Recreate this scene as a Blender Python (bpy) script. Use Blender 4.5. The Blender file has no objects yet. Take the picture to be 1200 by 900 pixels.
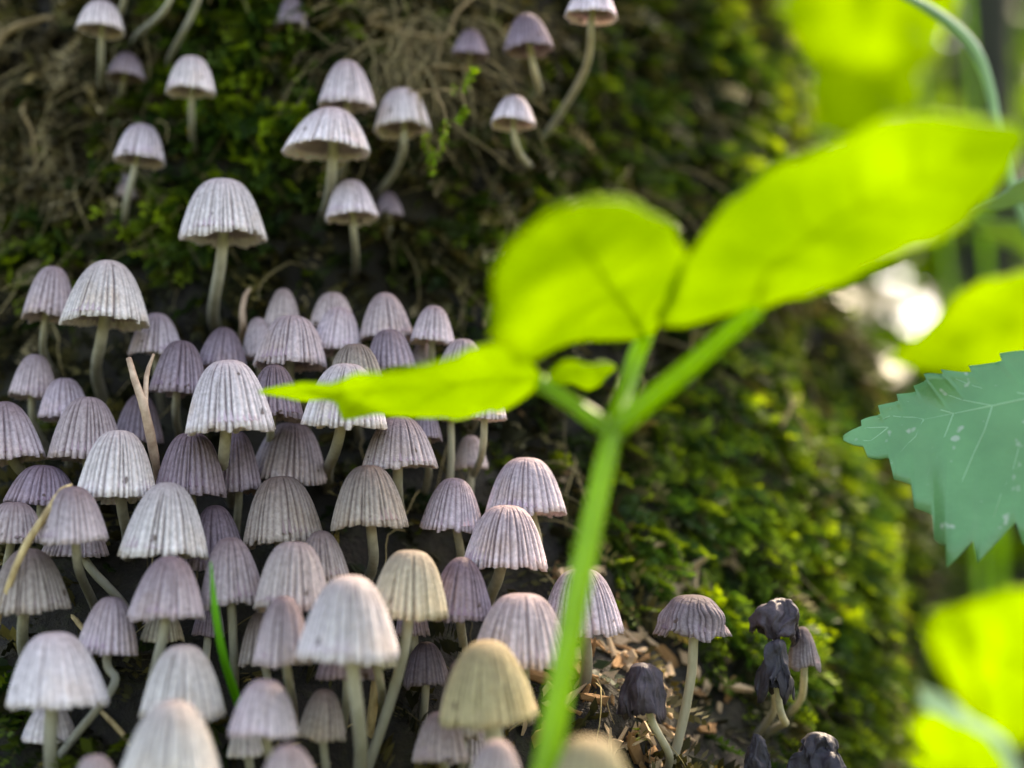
import bpy, math, random
import numpy as np
from mathutils import Vector, Matrix, noise
from mathutils.bvhtree import BVHTree

# ------------------------------------------------------------------ camera, sky, sun, exposure
scene = bpy.context.scene
col = scene.collection
random.seed(7); rng = np.random.default_rng(7)
CAM_H, PITCH, LENS, FOCUS = 0.12, math.radians(6.0), 50.0, 0.197
cam_d = bpy.data.cameras.new('camera'); cam = bpy.data.objects.new('camera', cam_d); col.objects.link(cam)
cam.location = (0, 0, CAM_H); cam.rotation_euler = (math.radians(90) + PITCH, 0, 0)
cam_d.lens = LENS; cam_d.sensor_width = 36; cam_d.clip_start = 0.01; cam_d.clip_end = 500
cam_d.dof.use_dof = True; cam_d.dof.focus_distance = FOCUS; cam_d.dof.aperture_fstop = 8.6
scene.camera = cam
SUN_EL, SUN_ROT = math.radians(48), math.radians(32)
world = bpy.data.worlds.new('World'); scene.world = world; world.use_nodes = True
wn = world.node_tree.nodes; wl = world.node_tree.links
sky = wn.new('ShaderNodeTexSky'); sky.sky_type = 'NISHITA'; sky.sun_disc = False
sky.sun_elevation = SUN_EL; sky.sun_rotation = SUN_ROT; sky.air_density = 1.0; sky.dust_density = 3.0
wl.new(sky.outputs[0], wn['Background'].inputs[0]); wn['Background'].inputs[1].default_value = 0.15
sun_d = bpy.data.lights.new('sun', 'SUN'); sun = bpy.data.objects.new('sun', sun_d); col.objects.link(sun)
sun_d.energy = 2.0; sun_d.angle = math.radians(2.0); sun_d.color = (1.0, 0.94, 0.82)
sdir = Vector((math.sin(SUN_ROT) * math.cos(SUN_EL), math.cos(SUN_ROT) * math.cos(SUN_EL), math.sin(SUN_EL)))
sun.rotation_euler = sdir.to_track_quat('Z', 'Y').to_euler(); sun.location = (1, 1, 3)
vs = scene.view_settings
vs.view_transform = 'Standard'; vs.look = 'None'; vs.exposure = 2.4; vs.use_white_balance = True; vs.white_balance_temperature = 8300; vs.white_balance_tint = 14; vs.gamma = 1.0; vs.use_curve_mapping = False
scene.render.engine = 'CYCLES'
cy_ = scene.cycles
cy_.use_denoising = True; cy_.max_bounces = 8; cy_.diffuse_bounces = 4; cy_.transmission_bounces = 4
cy_.use_adaptive_sampling = True; cy_.caustics_reflective = False; cy_.caustics_refractive = False

# ------------------------------------------------------------------ pixel rays of the 1200x900 photograph
FPX = 1200 * LENS / 36
CP = Vector((0, 0, CAM_H))
FWD = Vector((0, math.cos(PITCH), math.sin(PITCH))); RGT = Vector((1, 0, 0)); UPC = Vector((0, -math.sin(PITCH), math.cos(PITCH)))
def P(px, py, d):
    return CP + FWD * d + RGT * ((px - 600) / FPX * d) + UPC * (-(py - 450) / FPX * d)
def ray(px, py):
    return (FWD + RGT * ((px - 600) / FPX) + UPC * (-(py - 450) / FPX)).normalized()
def to_px(p):
    v = p - CP; d = v.dot(FWD)
    return 600 + v.dot(RGT) / d * FPX, 450 - v.dot(UPC) / d * FPX, d

# ------------------------------------------------------------------ helpers
def link(o, parent=None):
    col.objects.link(o)
    if parent is not None: o.parent = parent
    return o
def mesh(name, verts, faces, mat, smooth=True, attrs=None, cols=None):
    me = bpy.data.meshes.new(name)
    if isinstance(verts, np.ndarray) and isinstance(faces, np.ndarray):
        nv, (nf, k) = len(verts), faces.shape
        me.vertices.add(nv); me.vertices.foreach_set('co', verts.astype(np.float32).ravel())
        me.loops.add(nf * k); me.loops.foreach_set('vertex_index', faces.astype(np.int32).ravel())
        me.polygons.add(nf); me.polygons.foreach_set('loop_start', np.arange(0, nf * k, k, dtype=np.int32))
        me.update(calc_edges=True)
    else:
        me.from_pydata([tuple(v) for v in verts], [], [tuple(f) for f in faces])
    if smooth: me.polygons.foreach_set('use_smooth', np.ones(len(me.polygons), dtype=bool))
    for k, a in (attrs or {}).items():
        at = me.attributes.new(k, 'FLOAT', 'POINT'); at.data.foreach_set('value', np.asarray(a, dtype=np.float32))
    if cols is not None:
        at = me.attributes.new('tint', 'FLOAT_COLOR', 'POINT')
        c = np.ones((len(me.vertices), 4), dtype=np.float32); c[:, :3] = cols
        at.data.foreach_set('color', c.ravel())
    me.materials.append(mat)
    return me
def obj(name, me, parent=None):
    return link(bpy.data.objects.new(name, me), parent)
def empty(name, loc):
    o = bpy.data.objects.new(name, None); o.location = loc; o.empty_display_size = 0.004
    return link(o)
def tag(o, label, cat, group=None, kind=None):
    if label: o['label'] = label
    if cat: o['category'] = cat
    if group: o['group'] = group
    if kind: o['kind'] = kind
    return o
def grid_faces(nr, nc, wrap):
    r = np.arange(nr - 1)[:, None]; c = np.arange(nc if wrap else nc - 1)[None, :]
    c2 = (c + 1) % nc
    return np.stack([r * nc + c, r * nc + c2, (r + 1) * nc + c2, (r + 1) * nc + c], -1).reshape(-1, 4)
def catmull(pts, n):
    pts = np.asarray(pts, float); m = len(pts)
    if m == 2:
        s = np.linspace(0, 1, n)[:, None]; return pts[0] * (1 - s) + pts[1] * s
    ext = np.vstack([2 * pts[0] - pts[1], pts, 2 * pts[-1] - pts[-2]])
    out = []
    for s in np.linspace(0, m - 1 - 1e-9, n):
        i = int(s); f = s - i; a, b, c, d = ext[i:i + 4]
        out.append(.5 * ((2 * b) + (c - a) * f + (2 * a - 5 * b + 4 * c - d) * f * f + (3 * b - a - 3 * c + d) * f ** 3))
    return np.array(out)
def tube(path, radii, n=8, rough=0.0, flat=1.0):
    path = np.asarray(path, float); m = len(path)
    radii = np.broadcast_to(np.asarray(radii, float), (m,)) if np.ndim(radii) == 0 else np.interp(np.linspace(0, 1, m), np.linspace(0, 1, len(radii)), radii)
    t = np.gradient(path, axis=0); t /= np.linalg.norm(t, axis=1, keepdims=True) + 1e-12
    u = np.cross(t[0], [0.3, 1.0, 0.15]); u /= np.linalg.norm(u)
    V = []
    for i in range(m):
        u = u - t[i] * u.dot(t[i]); u /= np.linalg.norm(u) + 1e-12
        w = np.cross(t[i], u)
        a = np.arange(n) * 2 * np.pi / n
        r = radii[i] * (1 + rough * rng.uniform(-1, 1, n))
        V.append(path[i] + np.outer(np.cos(a) * r, u) + np.outer(np.sin(a) * r * flat, w))
    V = np.vstack(V); F = grid_faces(m, n, True)
    V = np.vstack([V, path[0], path[-1]])
    k = np.arange(n); caps = [np.stack([k, (k + 1) % n, np.full(n, m * n), np.full(n, m * n)], -1), None]
    faces = [tuple(f) for f in F] + [((j + 1) % n, j, m * n) for j in range(n)] + [((m - 1) * n + j, (m - 1) * n + (j + 1) % n, m * n + 1) for j in range(n)]
    return V, faces

# ------------------------------------------------------------------ materials
def new_mat(name):
    m = bpy.data.materials.new(name); m.use_nodes = True
    nt = m.node_tree; b = nt.nodes['Principled BSDF']
    return m, nt, nt.nodes, nt.links, b
def nmath(nt, op, a, b):
    n = nt.nodes.new('ShaderNodeMath'); n.operation = op
    for i, v in enumerate((a, b)):
        if isinstance(v, (int, float)): n.inputs[i].default_value = v
        else: nt.links.new(v, n.inputs[i])
    return n.outputs[0]
def nmix(nt, f, a, b, mode='MIX'):
    n = nt.nodes.new('ShaderNodeMix'); n.data_type = 'RGBA'; n.blend_type = mode
    for i, v in ((0, f), (6, a), (7, b)):
        if isinstance(v, (int, float)): n.inputs[i].default_value = v
        elif isinstance(v, tuple): n.inputs[i].default_value = (*v, 1)
        else: nt.links.new(v, n.inputs[i])
    return n.outputs[2]
def ntex(nt, scale, detail=3, rough=.6, coord='Object', kind='NOISE', stretch=None):
    tc = nt.nodes.new('ShaderNodeTexCoord'); out = tc.outputs[coord]
    if stretch:
        mp = nt.nodes.new('ShaderNodeMapping'); mp.inputs['Scale'].default_value = stretch; nt.links.new(out, mp.inputs[0]); out = mp.outputs[0]
    n = nt.nodes.new('ShaderNodeTexNoise'); n.inputs['Scale'].default_value = scale; n.inputs['Detail'].default_value = detail
    n.inputs['Roughness'].default_value = rough; nt.links.new(out, n.inputs['Vector'])
    return n
def nramp(nt, f, stops):
    r = nt.nodes.new('ShaderNodeValToRGB'); e = r.color_ramp.elements
    while len(e) < len(stops): e.new(0.5)
    for el, (p, c) in zip(e, stops): el.position = p; el.color = (*c, 1)
    nt.links.new(f, r.inputs[0]); return r.outputs[0]
def nbump(nt, h, strength, dist):
    b = nt.nodes.new('ShaderNodeBump'); b.inputs['Strength'].default_value = strength; b.inputs['Distance'].default_value = dist
    nt.links.new(h, b.inputs['Height']); return b.outputs[0]
def add_translucent(nt, b, color, fac):
    t = nt.nodes.new('ShaderNodeBsdfTranslucent'); mx = nt.nodes.new('ShaderNodeMixShader')
    if isinstance(color, tuple): t.inputs[0].default_value = (*color, 1)
    else: nt.links.new(color, t.inputs[0])
    mx.inputs[0].default_value = fac
    nt.links.new(b.outputs[0], mx.inputs[1]); nt.links.new(t.outputs[0], mx.inputs[2])
    nt.links.new(mx.outputs[0], nt.nodes['Material Output'].inputs[0])
def attr(nt, name):
    a = nt.nodes.new('ShaderNodeAttribute'); a.attribute_name = name; return a

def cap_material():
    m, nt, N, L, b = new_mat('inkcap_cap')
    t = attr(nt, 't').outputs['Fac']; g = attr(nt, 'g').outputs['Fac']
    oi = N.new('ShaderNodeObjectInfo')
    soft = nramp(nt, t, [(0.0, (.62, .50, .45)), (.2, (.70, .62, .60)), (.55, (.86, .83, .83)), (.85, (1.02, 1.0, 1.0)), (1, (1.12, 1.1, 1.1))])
    hard = nramp(nt, t, [(0.0, (.27, .20, .19)), (.25, (.34, .27, .27)), (.5, (.52, .46, .46)), (.8, (.92, .89, .88)), (1, (1.3, 1.28, 1.25))])  # apex darkened beyond its own buff, painting in shade from the caps above
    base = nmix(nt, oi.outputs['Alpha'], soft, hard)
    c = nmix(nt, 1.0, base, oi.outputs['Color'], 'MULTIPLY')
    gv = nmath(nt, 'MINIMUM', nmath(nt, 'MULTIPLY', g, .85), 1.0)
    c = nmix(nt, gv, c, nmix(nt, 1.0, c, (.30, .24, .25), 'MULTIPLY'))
    n1 = ntex(nt, 1500, 3, .7); n2 = ntex(nt, 160, 4, .6)
    c = nmix(nt, .75, c, nmix(nt, 1.0, c, nramp(nt, n1.outputs[0], [(.3, (.62, .60, .60)), (.7, (1.2, 1.2, 1.2))]), 'MULTIPLY'))
    c = nmix(nt, nramp(nt, n2.outputs[0], [(.52, (0, 0, 0)), (.75, (.55, .55, .55))]), c, nmix(nt, 1.0, c, (.80, .64, .46), 'MULTIPLY'))
    n3 = ntex(nt, 420, 1, .4)
    c = nmix(nt, nramp(nt, n3.outputs[0], [(.755, (0, 0, 0)), (.775, (.8, .8, .8))]), c, (.10, .06, .04))
    L.new(c, b.inputs['Base Color']); b.inputs['Roughness'].default_value = .72; b.inputs['Specular IOR Level'].default_value = .25
    L.new(nbump(nt, n1.outputs[0], .9, .00035), b.inputs['Normal'])
    add_translucent(nt, b, c, .22)
    return m
def gill_material():
    m, nt, N, L, b = new_mat('inkcap_gills')
    oi = N.new('ShaderNodeObjectInfo'); n = ntex(nt, 500, 2)
    c = nmix(nt, 1.0, oi.outputs['Color'], nramp(nt, n.outputs[0], [(.3, (.62, .50, .54)), (.7, (.80, .68, .72))]), 'MULTIPLY')
    L.new(c, b.inputs['Base Color']); b.inputs['Roughness'].default_value = .8
    add_translucent(nt, b, c, .3); return m
def stem_material():
    m, nt, N, L, b = new_mat('inkcap_stem')
    t = attr(nt, 't').outputs['Fac']; n = ntex(nt, 700, 3, .6, stretch=(1, 1, .15))
    c = nramp(nt, t, [(0, (.20, .18, .15)), (.35, (.38, .37, .29)), (1, (.72, .70, .53))])
    c = nmix(nt, .6, c, nmix(nt, 1.0, c, nramp(nt, n.outputs[0], [(.3, (.6, .58, .5)), (.7, (1.15, 1.15, 1.15))]), 'MULTIPLY'))
    L.new(c, b.inputs['Base Color']); b.inputs['Roughness'].default_value = .45
    L.new(nbump(nt, n.outputs[0], .4, .0001), b.inputs['Normal'])
    add_translucent(nt, b, c, .25); return m
def rotten_material():
    m, nt, N, L, b = new_mat('inkcap_rotten')
    n = ntex(nt, 500, 4, .7); oi = N.new('ShaderNodeObjectInfo')
    c = nmix(nt, 1.0, oi.outputs['Color'], nramp(nt, n.outputs[0], [(.35, (.4, .36, .4)), (.75, (1.6, 1.5, 1.6))]), 'MULTIPLY')
    L.new(c, b.inputs['Base Color']); b.inputs['Roughness'].default_value = .62
    L.new(nbump(nt, n.outputs[0], .7, .0004), b.inputs['Normal']); return m
def leaf_material(name, top, trans, fac=.5, rough=.4, vein=40, spots=0.0):
    m, nt, N, L, b = new_mat(name)
    n = ntex(nt, vein, 4, .6); n2 = ntex(nt, vein * 14, 2)
    v = nramp(nt, n.outputs[0], [(.3, (.75, .78, .7)), (.7, (1.2, 1.15, 1.1))])
    c = nmix(nt, 1.0, top, v, 'MULTIPLY')
    if spots:
        n3 = ntex(nt, vein * 6, 2, .5)
        c = nmix(nt, nramp(nt, n3.outputs[0], [(.66, (0, 0, 0)), (.72, (spots,) * 3)]), c, (.55, .58, .5))
    L.new(c, b.inputs['Base Color']); b.inputs['Roughness'].default_value = rough
    L.new(nbump(nt, n2.outputs[0], .35, .0003), b.inputs['Normal'])
    add_translucent(nt, b, nmix(nt, 1.0, trans, v, 'MULTIPLY'), fac); return m
def tint_material(name, rough=.6, fac=.35, tr=(1.25, 1.2, .7), spec=.3):
    m, nt, N, L, b = new_mat(name)
    a = attr(nt, 'tint'); c = a.outputs['Color']
    L.new(c, b.inputs['Base Color']); b.inputs['Roughness'].default_value = rough; b.inputs['Specular IOR Level'].default_value = spec
    if fac: add_translucent(nt, b, nmix(nt, 1.0, c, tr, 'MULTIPLY'), fac)
    return m
def plain_material(name, c1, c2, scale, rough=.7, bump=.4, dist=.0003, stretch=None, fac=0):
    m, nt, N, L, b = new_mat(name)
    n = ntex(nt, scale, 5, .65, stretch=stretch)
    c = nramp(nt, n.outputs[0], [(.32, c1), (.68, c2)])
    L.new(c, b.inputs['Base Color']); b.inputs['Roughness'].default_value = rough
    L.new(nbump(nt, n.outputs[0], bump, dist), b.inputs['Normal'])
    if fac: add_translucent(nt, b, c, fac)
    return m
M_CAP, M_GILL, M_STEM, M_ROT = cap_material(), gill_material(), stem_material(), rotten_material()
M_LEAF = leaf_material('spring_leaf', (.10, .22, .008), (.43, .60, .003), .64, .6, 60)
M_LEAF_EDGE = leaf_material('leaf_rib', (.16, .28, .015), (.46, .62, .008), .7, .6, 60)
M_STALK = leaf_material('green_stalk', (.22, .42, .016), (.42, .68, .008), .5, .34, 120)
M_SERR = leaf_material('bluish_leaf', (.115, .32, .13), (.2, .42, .08), .15, .34, 70, spots=.5)
M_SERR_RIB = leaf_material('bluish_leaf_rib', (.26, .50, .28), (.12, .3, .04), .1, .4, 70)
M_BGLEAF = leaf_material('sunlit_leaf', (.09, .20, .012), (.52, .70, .003), .65, .45, 30)
M_BGDARK = leaf_material('dull_leaf', (.04, .11, .02), (.10, .28, .015), .4, .4, 30)
M_PALE = leaf_material('pale_leaf', (.30, .50, .32), (.3, .5, .2), .25, .26, 50)  # base colour raised to paint in the sky's reflection
M_MOSS = tint_material('moss_leaflets', .6, .4)
M_DEAD = tint_material('dead_moss', .8, .15, (1.1, 1, .8))
M_WOODS = tint_material('undergrowth_leaves', .45, .5, (1.5, 1.5, .3))
M_STRAW = plain_material('dry_straw', (.20, .12, .04), (.70, .54, .26), 600, .6, .5, .0002, stretch=(1, 1, .2))
M_TWIG = plain_material('pale_twig', (.30, .19, .12), (.58, .43, .30), 500, .7, .5, .0002)
M_CHIP = plain_material('rotten_wood', (.16, .07, .02), (.52, .29, .11), 260, .8, .7, .0005)
M_CHIP2 = plain_material('pale_wood_fibre', (.36, .23, .11), (.70, .52, .33), 300, .8, .6, .0005)
M_ROOT = plain_material('tan_rootlet', (.13, .085, .03), (.36, .26, .12), 400, .8, .6, .0003)
M_AMBER = plain_material('amber_scale', (.75, .30, .02), (.95, .62, .05), 900, .25, .2, .0001, fac=.5)
M_GRASS = leaf_material('grass_blade', (.10, .38, .015), (.30, .75, .02), .4, .35, 120)
def bark_material():
    m, nt, N, L, b = new_mat('mossy_bark')
    n = ntex(nt, 60, 7, .7); n2 = ntex(nt, 420, 4, .7)
    c = nramp(nt, n.outputs[0], [(.3, (.007, .006, .005)), (.55, (.018, .014, .008)), (.75, (.05, .040, .015))])
    c = nmix(nt, nramp(nt, n2.outputs[0], [(.5, (0, 0, 0)), (.7, (.7, .7, .7))]), c, (.03, .032, .009))
    L.new(c, b.inputs['Base Color']); b.inputs['Roughness'].default_value = .9
    L.new(nbump(nt, n2.outputs[0], .9, .0015), b.inputs['Normal']); return m
M_BARK = bark_material()
M_GROUND = plain_material('forest_floor_soil', (.035, .03, .014), (.07, .085, .025), 9, .95, .8, .02)

# ------------------------------------------------------------------ the setting: forest floor and tree trunk
nr, nc = 60, 72
rad = np.concatenate([[0.0], np.geomspace(.05, 80, nr - 1)]); ang = np.linspace(0, 2 * np.pi, nc, endpoint=False)
gv = np.array([[r * math.cos(a), r * math.sin(a) + .3, .012 * min(r * 2, 3) * noise.noise(Vector((r * math.cos(a) * 2.3, r * math.sin(a) * 2.3, 1)))] for r in rad for a in ang])
ground = obj('forest_floor', mesh('forest_floor', gv, grid_faces(nr, nc, True), M_GROUND)); ground['kind'] = 'structure'

CX, CY = -0.049, 0.372
prof = [(-250, .262), (0, .251), (150, .245), (300, .240), (400, .234), (500, .2245), (600, .214), (700, .203), (800, .192), (900, .181), (960, .174), (1050, .166)]
zt, yt = [], []
for py, d in prof:
    p = P(369, py, d); zt.append(p.z); yt.append(p.y)
zt = np.array([2.2, .5, .25] + zt + [.03, -.05]); yt = np.array([.262, .264, .262] + yt + [.150, .135])
o_ = np.argsort(zt); zt, yt = zt[o_], yt[o_]
sz = np.array([-.05, .03, .09, .125, .15, .18, .21, .4, 2.2]); sr = np.array([.11, .122, .137, .143, .135, .124, .115, .108, .100])
def trunk_r(th, z):
    rf = CY - np.interp(z, zt, yt); rs = np.interp(z, sz, sr)
    c = max(0.0, math.cos(th)); base = rs + (rf - rs) * c ** 3
    x, y = CX + base * math.sin(th), CY - base * math.cos(th)
    v = Vector((x * 38, y * 38, z * 30)); v2 = Vector((x * 130, y * 130, z * 90 + 7))
    k = noise.noise(v) * (.0040 + .006 * max(0, math.sin(th))) + noise.noise(v2) * (.0018 + .002 * max(0, math.sin(th))) + noise.noise(v2 * 2.7) * .0009
    return base + k
def trunk_p(th, z):
    r = trunk_r(th, z); return Vector((CX + r * math.sin(th), CY - r * math.cos(th), z))
ths = np.concatenate([np.linspace(-1.35, 1.55, 210), np.linspace(1.6, 2 * np.pi - 1.4, 40)])
zs = np.concatenate([np.linspace(-.05, .03, 22), np.linspace(.032, .27, 180), np.geomspace(.275, 2.2, 40)])
tv = np.array([trunk_p(t, z) for z in zs for t in ths]); tf = grid_faces(len(zs), len(ths), True)
trunk = tag(empty('tree_trunk', (CX, CY, 0)), 'dark mossy tree trunk carrying the ink cap mushrooms', 'tree trunk')
TOFF = np.array([CX, CY, 0])
obj('bark', mesh('bark', tv - TOFF, tf, M_BARK), trunk)
BVH = BVHTree.FromPolygons([Vector(v) for v in tv], [tuple(int(i) for i in f) for f in tf])
def hit(px, py):
    loc, nor, i, d = BVH.ray_cast(CP, ray(px, py))
    if loc is None: return None, None, None
    if nor.dot(ray(px, py)) > 0: nor = -nor
    return loc, nor, (loc - CP).dot(FWD)

# ------------------------------------------------------------------ mushrooms
TONE = {'W': (.90, .86, .85), 'X': (.90, .83, .87), 'L': (.75, .655, .70), 'M': (.60, .525, .54), 'D': (.40, .33, .385), 'B': (.50, .44, .39), 'Y': (.64, .575, .33), 'O': (.64, .60, .46), 'P': (.68, .59, .59),  # Y: buff with the leaf's yellow-green light painted in
        'G': (.30, .26, .29), 'K': (.016, .014, .02), 'V': (.045, .035, .042)}
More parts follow.
